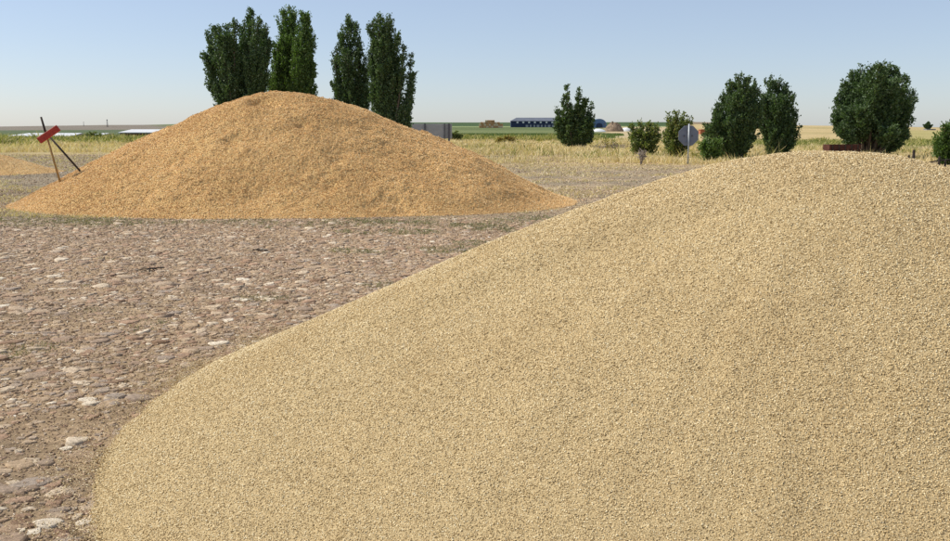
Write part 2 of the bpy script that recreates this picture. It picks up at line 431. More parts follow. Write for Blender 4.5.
far, fb = heap_mesh('grain_pile', far_h, QF, .045, M['oats_bed'])
tag(far, 'tall orange-tan grain pile in the middle distance with dark dents near its crest', 'grain pile', 'grain piles on the threshing floor')
def sample_simple(h, q, n, ymax):
    Rm = max(q[3], q[4], q[9])*1.1; out = []; tot = 0
    while tot < n:
        x = rng.uniform(q[0]-Rm, q[0]+Rm, 200000); y = rng.uniform(q[1]-Rm, ymax, 200000)
        hh = h(x, y); ok = hh > gz(x, y)-.01; out.append(np.stack([x, y, hh], -1)[ok]); tot += ok.sum()
    return np.concatenate(out)[:n]
pts = sample_simple(far_h, QF, 360000, 23.2); pts[:, 2] += rng.uniform(-.010, .017, len(pts))
V1, T1 = seeds(pts, rng.uniform(.013, .030, len(pts)), .65, .6, .9)
xs = rng.uniform(-13, 4, 60000); ys = rng.uniform(16, 27, 60000); tt = heap_h(xs, ys, QF)
ok = (tt < 0) & (rng.random(len(xs)) < np.exp(tt/.05)*.8); xs, ys = xs[ok], ys[ok]
V2, T2 = seeds(np.stack([xs, ys, gz(xs, ys)+.015], -1), np.full(len(xs), .035), .45, .2)
o = mesh('chaff', np.vstack([V1, V2])-fb, np.vstack([T1, T2+len(V1)]), M['oats'], far); tag(o, kind='stuff')

third, tb = heap_mesh('grain_pile', third_h, QT, .06, M['oats_bed'])
tag(third, 'low tan grain pile cut by the left edge of the photo', 'grain pile', 'grain piles on the threshing floor')
pts = sample_simple(third_h, QT, 40000, 38)
V1, T1 = seeds(pts, rng.uniform(.03, .06, len(pts)), .5, .35, .7)
o = mesh('chaff', V1-tb, T1, M['oats'], third); tag(o, kind='stuff')

# ---------------------------------------------------------------- cobbles
def cobbles():
    pts = []
    cell = .060
    gx = np.arange(-12, 9, cell); gy = np.arange(2.6, 17.6, cell)
    X, Y = np.meshgrid(gx, gy); X = X.ravel()+rng.uniform(-.5, .5, X.size)*cell; Y = Y.ravel()+rng.uniform(-.5, .5, X.size)*cell
    big = rng.random(len(X)) < .05
    s = np.where(big, rng.uniform(.055, .095, len(X)), rng.lognormal(math.log(.027), .40, len(X)))
    s = np.clip(s, .013, .12)
    ok = (np.abs(X) < Y*.56+.4) & (heap_h(X, Y, QN) < .03) & (heap_h(X, Y, QF) < .05)
    keep = rng.random(len(X)) < np.interp(Y, [3, 9, 14, 17.5], [.95, .88, .7, .35])*np.where(fbm(X, Y, 1.6, 91, 3) > .28, .45, 1)
    ok &= keep
    X, Y, s = X[ok], Y[ok], s[ok]; n = len(X)
    K = 9; ang = np.arange(K)*2*math.pi/K
    rot = rng.normal(.25, .55, n); asp = rng.uniform(.6, 1.0, n)
    rad = s[:, None]*(1+rng.uniform(-.34, .30, (n, K)))
    ex = np.cos(ang)[None]*rad; ey = np.sin(ang)[None]*rad*asp[:, None]
    cx = ex*np.cos(rot)[:, None]-ey*np.sin(rot)[:, None]; cy = ex*np.sin(rot)[:, None]+ey*np.cos(rot)[:, None]
    g = gz(X, Y); tx = rng.normal(0, .07, n); ty = rng.normal(0, .07, n)
    hgt = np.clip(s*.20, .006, .017)*rng.uniform(.3, 1.25, n)
    rings = []
    for f, hz in ((1.03, None), (.95, .72), (.74, .97)):
        rx, ry = cx*f, cy*f
        z = (g-.02)[:, None]+0*rx if hz is None else g[:, None]+hgt[:, None]*hz+tx[:, None]*rx+ty[:, None]*ry+rng.normal(0, .0022, rx.shape)
        rings.append(np.stack([X[:, None]+rx, Y[:, None]+ry, z], -1))
    top = np.stack([X, Y, g+hgt*rng.uniform(.9, 1.15, n)], -1)[:, None]
    V = np.concatenate(rings+[top], 1); m = 3*K+1
    T = []
    for r in range(2):
        for k in range(K):
            a, b = r*K+k, r*K+(k+1) % K; T += [(a, b, b+K), (a, b+K, a+K)]
    for k in range(K): T.append((2*K+k, 2*K+(k+1) % K, 3*K))
    T = np.array(T)[None]+np.arange(n)[:, None, None]*m
    return V.reshape(-1, 3), T.reshape(-1, 3)
V, T = cobbles()
o = mesh('cobblestones', V, T, M['stone'], smooth=True); tag(o, 'flat worn stones paving the old threshing floor', 'stones', kind='stuff')
# small grit and chips between them
n = 170000
u = rng.random(n); yy = 2.6+(26-2.6)*u**1.25; xx = rng.uniform(-1, 1, n)*(yy*.56+.3)
ok = (heap_h(xx, yy, QN) < .0) & (heap_h(xx, yy, QF) < .0); xx, yy = xx[ok], yy[ok]
y2_ = rng.uniform(24, 62, 70000); x2_ = rng.uniform(-1, 1, 70000)*(y2_*.56+.3); k_ = (heap_h(x2_, y2_, QN) < 0) & (heap_h(x2_, y2_, QF) < 0) & (heap_h(x2_, y2_, QT) < 0)
xx = np.concatenate([xx, x2_[k_]]); yy = np.concatenate([yy, y2_[k_]])
sz = np.clip(.013*(yy/4)**.55, .010, .055)*rng.lognormal(0, .3, len(xx))
V, T = seeds(np.stack([xx, yy, gz(xx, yy)+sz*.15], -1), sz, .7, .25, .6)
o = mesh('gravel', V, T, M['grit']); tag(o, 'loose grit and stone chips between the paving stones', 'gravel', kind='stuff')

# ---------------------------------------------------------------- grasses
def blades(x, y, h, w, per, lean=.35, spread=.1):
    n = len(x); N = n*per
    bx = np.repeat(x, per)+rng.normal(0, 1, N)*np.repeat(np.broadcast_to(spread, n), per)
    by = np.repeat(y, per)+rng.normal(0, 1, N)*np.repeat(np.broadcast_to(spread, n), per)
    bh = np.repeat(h, per)*rng.uniform(.45, 1.1, N); bw = np.repeat(np.broadcast_to(w, n), per)
    t = rng.uniform(0, math.pi, N); dx, dy = np.cos(t)*bw/2, np.sin(t)*bw/2
    lx, ly = rng.normal(0, lean, N)*bh, rng.normal(0, lean, N)*bh
    z = gz(bx, by)-.01
    A = np.stack([bx-dx, by-dy, z], -1); B = np.stack([bx+dx, by+dy, z], -1)
    mx, my = bx+lx*.4, by+ly*.4
    Cc = np.stack([mx+dx*.8, my+dy*.8, z+bh*.6], -1); Dd = np.stack([mx-dx*.8, my-dy*.8, z+bh*.6], -1)
    E = np.stack([bx+lx, by+ly, z+bh], -1)
    V = np.stack([A, B, Cc, Dd, E], 1).reshape(-1, 3)
    T = (np.array([(0, 1, 2), (0, 2, 3), (3, 2, 4)])[None]+np.arange(N)[:, None, None]*5).reshape(-1, 3)
    return V, T
def field(n, D0, D1, a0, a1, pw=1.0):
    D = D0+(D1-D0)*rng.random(n)**pw; a = rng.uniform(a0, a1, n)
    y = D; x = (a-475)/F*y; return x, y, a
x, y, a = field(34000, 40, 150, -40, 990, 1.3)
dn = fbm(x, y, 9, 33, 4)
start = np.where(a < 200, 68, 45)+8*fbm(x, y, 12, 34, 3)
stop = np.where(a < 200, 120, 146)
ok = (y > start) & (y < stop) & (rng.random(len(x)) < .55+1.1*dn) & ~((a > 690) & (y > 88))
x, y = x[ok], y[ok]; h = np.clip(.30+.55*fbm(x, y, 4, 35, 4)+rng.normal(0, .07, len(x)), .06, .9)
V, T = blades(x, y, h, np.clip(y*.00055, .018, .08), 8, .55, .28)
o = mesh('dry_grass', V, T, M['straw']); tag(o, 'tall dry straw-coloured grass beyond the yard', 'grass', kind='stuff')
# short sparse stubble on the bare yard
x, y, a = field(26000, 17.5, 66, -30, 980, 1.5)
ok = (fbm(x, y*1.6, 3.2, 36, 4) > .02) & (heap_h(x, y, QF) < 0) & (heap_h(x, y, QN) < 0) & (heap_h(x, y, QT) < 0)
x, y = x[ok], y[ok]
V, T = blades(x, y, rng.uniform(.03, .10, len(x)), np.clip(y*.0007, .012, .04), 6, .8, .10)
o = mesh('stubble', V, T, M['straw']); tag(o, 'short dry stubble patches on the bare yard', 'stubble', kind='stuff')
# greyish green low grass at foot of the far heap and in the joints
x1, y1, a = field(9000, 15.6, 18.6, -10, 640); k = (rng.random(len(x1)) < np.clip(.55+1.6*fbm(x1, y1, 1.1, 37, 3), 0, 1)*np.exp(-((y1-17.0-(a-300)*.0006)/.75)**2)); x1, y1 = x1[k], y1[k]
x2, y2, a = field(3500, 12.5, 16.5, 330, 520); k = fbm(x2, y2, .9, 38, 3) > .12; x2, y2 = x2[k], y2[k]
x3, y3, a = field(9000, 3.0, 12, -10, 420, 1.4); k = fbm(x3, y3, .7, 39, 3) > .33; x3, y3 = x3[k], y3[k]
x = np.concatenate([x1, x2, x3]); y = np.concatenate([y1, y2, y3])
k = (heap_h(x, y, QF) < 0) & (heap_h(x, y, QN) < -.02); x, y = x[k], y[k]
V, T = blades(x, y, rng.uniform(.015, .055, len(x)), np.clip(y*.0008, .004, .014), 7, .8, .035)
o = mesh('short_grass', V, T, M['moss']); tag(o, 'short grey-green grass creeping between the stones', 'grass', kind='stuff')
# weeds, left and centre edges
x1, y1, a = field(8000, 100, 185, -30, 260); k = rng.random(len(x1)) < .5+1.3*fbm(x1, y1, 9, 42, 3); x1, y1 = x1[k], y1[k]
x2, y2, a = field(2600, 132, 165, 440, 600); k = rng.random(len(x2)) < .55+1.3*fbm(x2, y2, 7, 43, 3); x2, y2 = x2[k], y2[k]
x3, y3, a = field(5500, 84, 122, 690, 1000); k = rng.random(len(x3)) < .6+1.2*fbm(x3, y3, 8, 44, 3); x3, y3 = x3[k], y3[k]
x = np.concatenate([x1, x2, x3]); y = np.concatenate([y1, y2, y3])
h = np.concatenate([np.clip(.65+1.5*fbm(x1, y1, 5, 45, 4), .12, 1.7), np.clip(.6+1.1*fbm(x2, y2, 4, 46, 3), .2, 1.4), np.clip(.3+.6*fbm(x3, y3, 4, 47, 3), .1, .8)])*rng.uniform(.7, 1.2, len(x))
V, T = blades(x, y, h, y*.0010, 10, .55, .45)
x4, y4, a = field(1500, 48, 140, -20, 990, 1.2); k = (fbm(x4, y4, 10, 48, 3) > -.05) & ((a > 200) | (y4 > 72)) & (heap_h(x4, y4, QF) < 0); x4, y4 = x4[k], y4[k]
V4, T4 = blades(x4, y4, rng.lognormal(-1.0, .45, len(x4)), y4*.0008, 16, .6, .3)
T = np.vstack([T, T4+len(V)]); V = np.vstack([V, V4])
o = mesh('green_weeds', V, T, M['weed']); tag(o, 'green and yellow weeds growing along the field edges', 'weeds', kind='stuff')
x, y, a = field(18000, 146, 260, 415, 625); k = (fbm(x, y, 14, 57, 3)*14+y > 152) & (a+25*noise(x, y, 18, 58) < 612); x, y = x[k], y[k]; V, T = blades(x, y, np.full(len(x), .6), .16, 5, .2, .5)
o = mesh('green_crop', V, T, M['crop']); tag(o, 'green crop standing in the field behind the dry grass', 'crop', kind='stuff')

# ---------------------------------------------------------------- trees
def leaves(pts, size, axis):
    n = len(pts)
    a = axis+rng.normal(0, .5, (n, 3)); a /= np.linalg.norm(a, axis=1)[:, None]
    b = np.cross(a, rng.normal(size=(n, 3))); b /= np.linalg.norm(b, axis=1)[:, None]
    L = size*rng.uniform(.7, 1.35, n)[:, None]; W = L*.62
    c = np.cross(a, b)*L*.12
    V = np.stack([pts-a*L/2, pts+b*W/2+c, pts+a*L/2, pts-b*W/2+c], 1).reshape(-1, 3)
    T = (np.array([(0, 1, 2), (0, 2, 3)])[None]+np.arange(n)[:, None, None]*4).reshape(-1, 3)
    return V, T
def tree(name, D, bx, stems, label, cat='tree', group=None, lm='poplar', leaf=.115, dens=1.0, ysp=.5, low=.08, ang=.44, trunks=None, vase=.26):
    """stems: (tip_px, tip_py, half_width_px[, start fraction]) ; bx: px of the foot"""
    base = P(bx, 129, D); base[2] = float(gz(base[0], D))
    root = empty(name, base, label, cat, group)
    LV, LT, k = [], [], 0; tr = MB(); s = mpp(D)
    cx = np.mean([st[0] for st in stems]); hw = max(abs(st[0]-cx) for st in stems)+1
    for st in stems:
        tip = None; r = st[2]*s*1.14; t0 = st[3] if len(st) > 3 else low
        off = rng.uniform(-1, 1)*ysp*hw*s*math.sqrt(max(0, 1-((st[0]-cx)/hw)**2)+.1)
        b0 = base+np.array([(st[0]-bx)*.10*s+rng.normal(0, .08), off*.15, -.15]);  tip = P(st[0], st[1], D+off)
        mid = b0*.5+tip*.5; H = tip[2]-b0[2]; mid = mid+np.array([(tip[0]-b0[0])*vase, (tip[1]-b0[1])*.2, -H*.02])+rng.normal(0, .03*H, 3)*np.array([1, 1, 0])
        tt = np.linspace(0, 1, 9)[:, None]; cur = (1-tt)**2*b0+2*tt*(1-tt)*mid+tt**2*tip
        rad = np.interp(tt[:, 0], [0, 1], [H*.014+.03, .012]); tr.tube(cur, rad, 6)
        f = lambda t: (1-t)[:, None]**2*b0+2*(t*(1-t))[:, None]*mid+(t**2)[:, None]*tip
        nsh = int(H*r*13*dens)+20
        t = t0+(1-t0)*rng.random(nsh)**.85
        pr = np.clip(np.interp(t, [0, t0, .25, .55, .8, .95, 1], [.5, .65, .95, 1, .82, .5, .25]), .1, 1)
        o_ = f(t); tg = (f(np.minimum(t+.02, 1.0))-f(t-.02)); tg /= np.linalg.norm(tg, axis=1)[:, None]
        ph = rng.uniform(0, 2*math.pi, nsh); out = np.stack([np.cos(ph), np.sin(ph), np.zeros(nsh)], -1)
        an = rng.normal(ang, .13, nsh)
        d_ = tg*np.cos(an)[:, None]+out*np.sin(an)[:, None]; d_ /= np.linalg.norm(d_, axis=1)[:, None]
        Ls = np.maximum(.35, r*pr/np.sin(np.clip(an, .3, 1.4))*rng.uniform(.5, 1.18, nsh))
        Ls = np.minimum(Ls, (tip[2]+rng.uniform(-.3, .45, nsh)-o_[:, 2])/np.maximum(d_[:, 2], .2)+.15); Ls = np.maximum(Ls, .2)
        for q in range(0, nsh, 7): tr.tube([o_[q], o_[q]+d_[q]*Ls[q]*.6, o_[q]+d_[q]*Ls[q]*.95], [.022, .014, .006], 4, False)
        npl = np.maximum(8, (Ls/leaf*9.0*rng.uniform(.5, 1.4, nsh))).astype(int); idx = np.repeat(np.arange(nsh), npl); n = len(idx)
        uu = rng.random(n)**.75; wob = .06+.085*(1-uu)*np.minimum(r, 1.2)
        p = o_[idx]+d_[idx]*(Ls[idx]*uu)[:, None]+rng.normal(0, 1, (n, 3))*wob[:, None]*np.array([1, 1, 1.1])
        kp = p[:, 2] > base[2]+.05; p = p[kp]; ax = d_[idx][kp]
        a, b_ = leaves(p, leaf*1.08, ax); LV.append(a); LT.append(b_+k); k += len(a)
    for (px, w) in (trunks or []):
        q = P(px, 129, D); q[2] = base[2]; tr.tube([q-[0, 0, .1], q+[0, 0, .9], q+[(base[0]-q[0])*.3, 0, 2.2]], [w*1.15, w, w*.8], 8)
    mesh('crown', np.concatenate(LV)-base, np.concatenate(LT), M[lm], root)
    tr.build('trunk', M['bark'], root, True, origin=base)
    return root
gp = 'poplars behind the far grain pile'
tree('poplar_tree', 60, 243, [(206, 56, 7), (208, 36, 7), (214, 29, 6), (220, 30, 8), (227, 27, 7), (234, 21, 7), (243, 28, 8), (251, 11, 7), (258, 20, 7), (264, 27, 7), (269, 42, 7), (211, 68, 6), (217, 85, 7), (226, 100, 7), (240, 55, 13), (256, 60, 10), (219, 50, 9), (228, 45, 10), (248, 35, 9), (262, 45, 9), (232, 85, 10), (262, 75, 6, .3)],
     'broad fan-shaped poplar leaning left behind the crest of the far pile', group=gp, ysp=.7, dens=1.05, vase=.04)
tree('poplar_tree', 63, 287, [(283, 13, 8), (291, 11, 8), (288, 30, 9), (280, 45, 7), (276, 62, 6), (275, 45, 5), (272, 75, 7)],
     'narrow twin-tipped poplar just right of the fan-shaped poplar', group=gp, lm='poplar2', dens=1.1)
tree('poplar_tree', 61, 304, [(306, 16, 8), (300, 28, 7), (309, 38, 5.5), (303, 50, 9), (310, 62, 4), (315, 88, 3), (296, 40, 6), (296, 70, 8)],
     'narrow single poplar nearest the highest point of the far pile, on its right', group=gp, lm='poplar2', dens=1.1)
tree('poplar_tree', 60, 357, [(350, 20, 7), (342, 28, 7), (356, 26, 6), (336, 48, 6), (335, 62, 6), (347, 50, 9), (338, 85, 8), (352, 85, 8), (361, 45, 5), (364, 70, 6), (366, 58, 5), (366, 88, 7)],
     'airy poplar over the right shoulder of the far pile, sky showing through', group=gp, dens=.8)
tree('poplar_tree', 58, 386, [(373, 23, 7), (379, 15, 6.5), (385, 20, 7), (391, 21, 7), (397, 34, 6), (383, 45, 13), (375, 60, 7), (404, 48, 5), (411, 57, 4.5), (413, 75, 4.5), (411, 92, 5), (407, 108, 6), (393, 70, 10), (371, 50, 5)],
     'tall dense dark poplar with a ragged right side above the grey board', group=gp, dens=1.0)
gp = 'trees beyond the near grain pile'
tree('poplar_tree', 52, 738, [(739, 77, 6), (747, 79, 7), (732, 84, 7), (725, 97, 7), (719, 108, 6), (754, 88, 7), (742, 100, 15), (730, 118, 11), (714, 128, 6), (752, 105, 9), (745, 125, 13), (760, 105, 4), (709, 136, 6), (722, 122, 8), (735, 100, 10), (717, 118, 7), (713, 128, 7)],
     'wide dark poplar with bushy skirt right of the octagonal sign', group=gp, dens=1.05, low=.04)
tree('poplar_tree', 54, 777, [(771, 82, 6), (778, 82, 7), (785, 89, 7), (791, 98, 6.5), (765, 100, 7), (794, 115, 5), (779, 103, 13), (768, 97, 6), (795, 132, 5), (782, 125, 13), (770, 125, 7)],
     'smaller dark poplar touching the wide one on its right', group=gp, dens=1.1, low=.04)
tree('round_tree', 54, 869, [(845, 84, 8), (853, 75, 9), (861, 70, 8), (870, 68, 9), (879, 66, 9), (888, 67, 9), (896, 70, 8), (904, 79, 9), (910, 93, 8), (840, 98, 9), (836, 114, 8), (843, 127, 8), (851, 137, 6, .6), (908, 106, 8), (903, 120, 9), (850, 92, 12, .3), (900, 95, 12, .3), (876, 82, 13, .3), (862, 88, 13, .3), (889, 84, 13, .3), (904, 133, 8, .4), (899, 142, 7, .45), (893, 147, 6, .5), (912, 100, 6), (870, 95, 18, .42), (888, 100, 18, .42), (857, 110, 14, .45), (880, 118, 14, .45), (890, 130, 10, .5), (860, 122, 10, .5)],
     'big round-crowned tree on three dark trunks near the right edge', group=gp, ysp=.75, low=.37, ang=.7, trunks=[(864, .10), (868.5, .09), (874, .11)])
tree('young_tree', 84, 575, [(567, 86, 3.5), (579, 89, 3.5), (585, 98, 4), (563, 98, 4), (592, 105, 3.5), (557, 108, 4), (578, 108, 9), (593, 118, 4), (556, 120, 5), (567, 120, 8), (586, 120, 8), (560, 135, 6), (590, 135, 5), (575, 128, 9)],
     'dark bushy young tree standing alone in front of the long blue shed', group=None, leaf=.17, low=.05, ang=.7, dens=1.2)
tree('round_tree', 44, 950, [(944, 128, 6), (951, 124, 8), (960, 128, 8), (938, 138, 5), (947, 140, 9), (940, 148, 5), (960, 142, 9)],
     'small green tree cut by the right edge of the photo', group=gp, lm='poplar2', low=.12, ang=.8)
gp = 'bushes on the dry grass'
tree('bush', 60, 645, [(633, 127, 5), (640, 123, 5), (648, 125, 6), (656, 127, 5), (633, 138, 5), (644, 135, 9), (657, 136, 6), (650, 142, 8), (637, 145, 6)],
     'rounded yellow-green bush left of the octagonal sign', 'bush', gp, 'bushleaf', .12, 1.3, low=.02, ang=.8)
tree('bush', 56, 677, [(670, 116, 3.5), (677, 111, 3.5), (684, 116, 4), (690, 120, 3), (672, 128, 7), (681, 128, 7), (665, 133, 4), (688, 135, 4), (675, 142, 8)],
     'taller upright bush with pointed shoots right behind the octagonal sign', 'bush', gp, 'bushleaf', .12, 1.0, low=.02, ang=.6)
tree('bush', 49, 711, [(703, 143, 4), (709, 140, 5), (717, 143, 6), (706, 150, 5), (714, 150, 6)],
     'low dark bush at the left foot of the wide poplar', 'bush', gp, 'poplar2', .11, 1.3, low=.02, ang=.8)
tree('bush', 104, 506, [(501, 139, 4), (507, 137, 4), (513, 139, 4), (497, 142, 3), (517, 142, 3)],
     'small yellow-brown dried bush in the straw below the blue shed', 'bush', gp, 'yellowleaf', .16, 1.2, low=.02, ang=.9)
tree('bush', 130, 454, [(450, 133, 3), (456, 132, 3), (461, 135, 3)],
     'low green bush just right of the grey board', 'bush', gp, 'bushleaf', .2, 1.3, low=.02, ang=.9)
tree('bush', 128, 93, [(88, 135, 3), (93, 133.5, 4), (99, 135, 3)],
     'low green bush among the weeds right of the red board', 'bush', gp, 'bushleaf', .2, 1.3, low=.02, ang=.9)
tree('young_tree', 400, 928, [(926, 125, 2), (928, 122.5, 2), (930, 126, 2)],
     'tiny dark tree far off in the golden field beside a small pale hut', group=None, lm='poplar', leaf=.6, dens=.15, low=.02)
# dry stalks and brushwood
def stalks(name, D, px, n, hpx, wpx, label, cat, mt):
    b0 = P(px, 129, D); b0[2] = float(gz(b0[0], D)); m_ = MB()
    for i in range(n):
        x0 = 0; h = hpx*mpp(D)*rng.uniform(.55, 1); lx = rng.normal(0, wpx*.3)*mpp(D); ly = rng.normal(0, .18)*h
        p0 = np.array([rng.normal(0, .012), rng.normal(0, .012), -.03]); p1 = p0+[lx, ly, h]; m_.tube([p0, (p0+p1)/2+[0, 0, h*.05], p1], [.012, .009, .005], 5)
        for q in range(5):
            t = rng.uniform(.35, .95); a = p0+(p1-p0)*t; m_.tube([a, a+[rng.normal(0, .13), rng.normal(0, .13), rng.uniform(.08, .2)]], [.007, .022], 5)
    o = m_.build(name, mt); o.location = b0; return tag(o, label, cat)
stalks('dry_thistle', 43.5, 642, 9, 20, 10, 'pale dried thistle stalks in front of the rounded yellow-green bush', 'thistle', M['twig'])
stalks('dry_thistle', 70, 609, 9, 14, 22, 'brown dried stalks between the young tree and the rounded bush', 'thistle', M['yellowleaf'])
b0 = P(614, 129, 75); b0[2] = float(gz(b0[0], 75)); m_ = MB()
for i in range(70):
    a = rng.normal(0, 1, 3)*[.55, .35, .12]+[0, 0, .28]; d_ = rng.normal(0, 1, 3)*[1, 1, .35]; d_ = d_/np.linalg.norm(d_)*rng.uniform(.3, .7)
    m_.tube([a-d_, a, a+d_], [.012, .02, .008], 5)
o = m_.build('brushwood', M['twig']); o.location = b0; tag(o, 'grey heap of cut branches beside the rounded bush', 'branches')
for px, py, lab in ((152, 271, 'dark broken twigs lying on the cobbles, nearer of the two bits'), (262, 252, 'dark twigs lying on the cobbles closer to the far pile')):
    Yg = EY/math.tan(TH+math.atan((py-270.5)/F)); q = P(px, py, Yg); q[2] = float(gz(q[0], Yg)); m_ = MB()
    for i in range(9):
        a = rng.normal(0, 1, 3)*[.010, .006, 0]+[0, 0, .022]; d_ = np.array([rng.normal(0, .075), rng.normal(0, .09), rng.normal(.0, .012)])
        m_.tube([a-d_, a+[0, 0, .012], a+d_], [.004, .006, .003], 5)
    o = m_.build('twigs', M['black']); o.location = q; tag(o, lab, 'twigs')

# ---------------------------------------------------------------- red board on crossed poles
f1 = ray_hit(60, 181.5, far_h); f2 = ray_hit(80.5, 171.5, far_h)
Yt = f1[1]; top = P(41, 117, Yt+.05); root = empty('marker_stand', f1, 'red board nailed to two crossed poles stuck in the left foot of the far pile', 'marker stand')
def Rm(ax, ang):
    c, s = math.cos(ang), math.sin(ang); ax = {'x': 0, 'y': 1, 'z': 2}[ax]
    m3 = np.eye(3); i, j = [(1, 2), (2, 0), (0, 1)][ax]; m3[i, i] = c; m3[i, j] = -s; m3[j, i] = s; m3[j, j] = c; return m3
v = (top-f1); kk = .72
MB().tube([f1-v*.08, f1+v*.35, f1+v*kk], [.022, .022, .021], 10).build('pole', M['pole_brown'], root, True, origin=f1)
MB().tube([f1+v*kk, f1+v*.85, top], [.0225, .023, .020], 10).build('pole', M['pole_dark'], root, True, origin=f1)  # upper pole: backlit silhouette put into the colour as near-black
tp2 = P(49, 136, Yt+.09); v2 = tp2-f2
MB().tube([f2-v2*.08, f2+v2*.5, tp2], [.021, .021, .021], 10).build('pole', M['pole_dark'], root, True, origin=f1)
bc = P(48.7, 134.3, Yt-.02); ang = -math.atan2(13.5, 19.5)
MB().box(bc, (.50, .075, .145), Rm('z', .35)@Rm('y', ang), .008).build('board', M['red'], root, False, origin=f1)

# ---------------------------------------------------------------- round sign seen from behind
D = 44; c0 = P(688.5, 135.7, D); g0 = float(gz(c0[0], D)); base = np.array([c0[0], D, g0])
root = empty('road_sign', base, 'octagonal road sign seen from behind on a thin steel post, among the bushes', 'road sign')
def disc(c, r, th_, n=40, a0=0.0):
    V = []; T = []
    for yy, rr_ in ((-th_/2, r*.985), (-th_/2+.004, r), (th_/2, r), (th_/2, r*.96)):
        V += [(c[0]+rr_*math.cos(2*math.pi*k/n+a0), c[1]+yy, c[2]+rr_*math.sin(2*math.pi*k/n+a0)) for k in range(n)]
    for i in range(3):
        for k in range(n):
            a, b = i*n+k, i*n+(k+1) % n; T += [(a, b, a+n), (b, b+n, a+n)]
    V += [(c[0], c[1]-th_/2, c[2]), (c[0], c[1]+th_/2, c[2])]
    for k in range(n): T.append((4*n, (k+1) % n, k)); T.append((4*n+1, 3*n+k, 3*n+(k+1) % n))
    return np.array(V), np.array(T)
r0 = 10.6*mpp(D); V, T = disc(c0, r0, .03, 8, math.pi/8); m_ = MB(); m_.add(V, T); m_.build('sign_face', M['sign_grey'], root, origin=base)
MB().tube([base-[0, 0, .2]+[0, -.06, 0], c0+[0, -.06, r0+.05]], .036, 12).build('post', M['post_grey'], root, True, origin=base)
for sx in (-1, 1):
    MB().box(c0+[sx*.19-.02, -.03, -.01], (.07, .03, .08), None, .006).build('bracket', M['panel_post'], root, origin=base)
MB().box(c0+[0, -.035, .26], (.30, .03, .04)).build('clamp_bar', M['sign_grey'], root, origin=base)
MB().box(c0+[0, -.035, -.30], (.30, .03, .04)).build('clamp_bar', M['sign_grey'], root, origin=base)

# ---------------------------------------------------------------- grey board behind far pile
D = 100; a_ = P(412, 123.8, D); b_ = P(452, 138.5, D); cx = (a_[0]+b_[0])/2; base = np.array([cx, D, float(gz(cx, D))])
root = empty('hoarding', base, 'pale grey board on dark posts half hidden by the right slope of the far pile', 'billboard')
MB().box([cx, D, (a_[2]+b_[2])/2], (b_[0]-a_[0], .06, a_[2]-b_[2]), None, .01).build('panel', M['panel'], root, origin=base)
for px, w in ((425, .16), (444.5, .10), (449, .2)):
    q = P(px, 124, D); MB().box([q[0], D-.14, (q[2]+base[2])/2], (w, .14, q[2]-base[2]+.1), None, .01).build('post', M['panel_post'], root, origin=base)

# ---------------------------------------------------------------- left sheds
def low_shed(D, x0, x1, ytop, yeave, label, wall, deep=6.0, ox=0.0):
    a_ = P(x0, yeave, D); b_ = P(x1, yeave, D); tp = P(x0, ytop, D+deep); g = float(gz((a_[0]+b_[0])/2, D))-.3
    base = np.array([(a_[0]+b_[0])/2, D, g]); root = empty('farm_shed', base, label, 'shed', 'low sheds on the left horizon')
    W = b_[0]-a_[0]; ze = a_[2]-g; zr = tp[2]-g
    m_ = MB(); poly = [(0, 0), (deep, 0), (deep, zr-.12), (0, ze-.12)]
    V = [(-W/2, y, z) for y, z in poly]+[(W/2, y, z) for y, z in poly]; T = []
    T += [(0, 2, 1), (0, 3, 2), (4, 5, 6), (4, 6, 7)]
    for i in range(4):
        j = (i+1) % 4; T += [(i, j, i+4), (j, j+4, i+4)]
    m_.add(V, T); m_.build('wall', wall, root)
    sl = (zr-ze)/deep; e = .4
    V = []
    for dz in (-.09, .09):
        V += [(-W/2-e, -e, ze-e*sl+dz), (W/2+e, -e, ze-e*sl+dz), (W/2+e-ox, deep+e, zr+e*sl+dz), (-W/2-e+ox, deep+e, zr+e*sl+dz)]
    T = [(0, 2, 1), (0, 3, 2), (4, 5, 6), (4, 6, 7)]
    for i in range(4):
        j = (i+1) % 4; T += [(i, j, i+4), (j, j+4, i+4)]
    m_ = MB(); m_.add(V, T); m_.build('roof', M['white_roof'], root)
    n = max(3, int(W/3.2))
    for k in range(n):
        m_ = MB(); m_.box([-W/2+(k+.5)*W/n, -.03, ze*.42], (W/n*.5, .08, ze*.7)); m_.build('door', M['shed_dark'], root)
low_shed(300, 6, 71, 133.4, 136.2, 'long low shed with white sheet roof behind the red board', M['shed_dark'], 12, 2)
low_shed(320, 84, 100, 133.4, 135.8, 'shortest white-roofed shed, between the long one and the dull red one', M['shed_dark'], 12, 2)
low_shed(240, 120, 166, 129.8, 132.6, 'dull red shed with pale roof where the far pile meets the skyline', M['shed_wall'], 9, 0)
def mast(px, py, D, w, label):
    q = P(px, py, D); g = float(gz(q[0], D)); root = empty('mast', (q[0], D, g), label, 'mast')
    H = q[2]-g; m_ = MB()
    for sx in (-1, 1):
        for sy in (-1, 1): m_.tube([(sx*w, sy*w, -.2), (sx*w*.45, sy*w*.45, H)], [w*.22, w*.16], 5)
    for k in range(6): z = H*(k+.5)/6; m_.box((0, 0, z), (w*1.9*(1-.5*z/H), w*1.9*(1-.5*z/H), w*.2))
    m_.build('lattice', M['panel_post'], root); MB().box((0, 0, H), (w*1.6, w*1.6, w*1.8)).build('head', M['panel_post'], root)
mast(107, 120, 900, .5, 'thin grey mast on the skyline between the sheds and the pile')
mast(83.5, 122, 1000, .3, 'tiny mast left of the taller one on the left skyline')

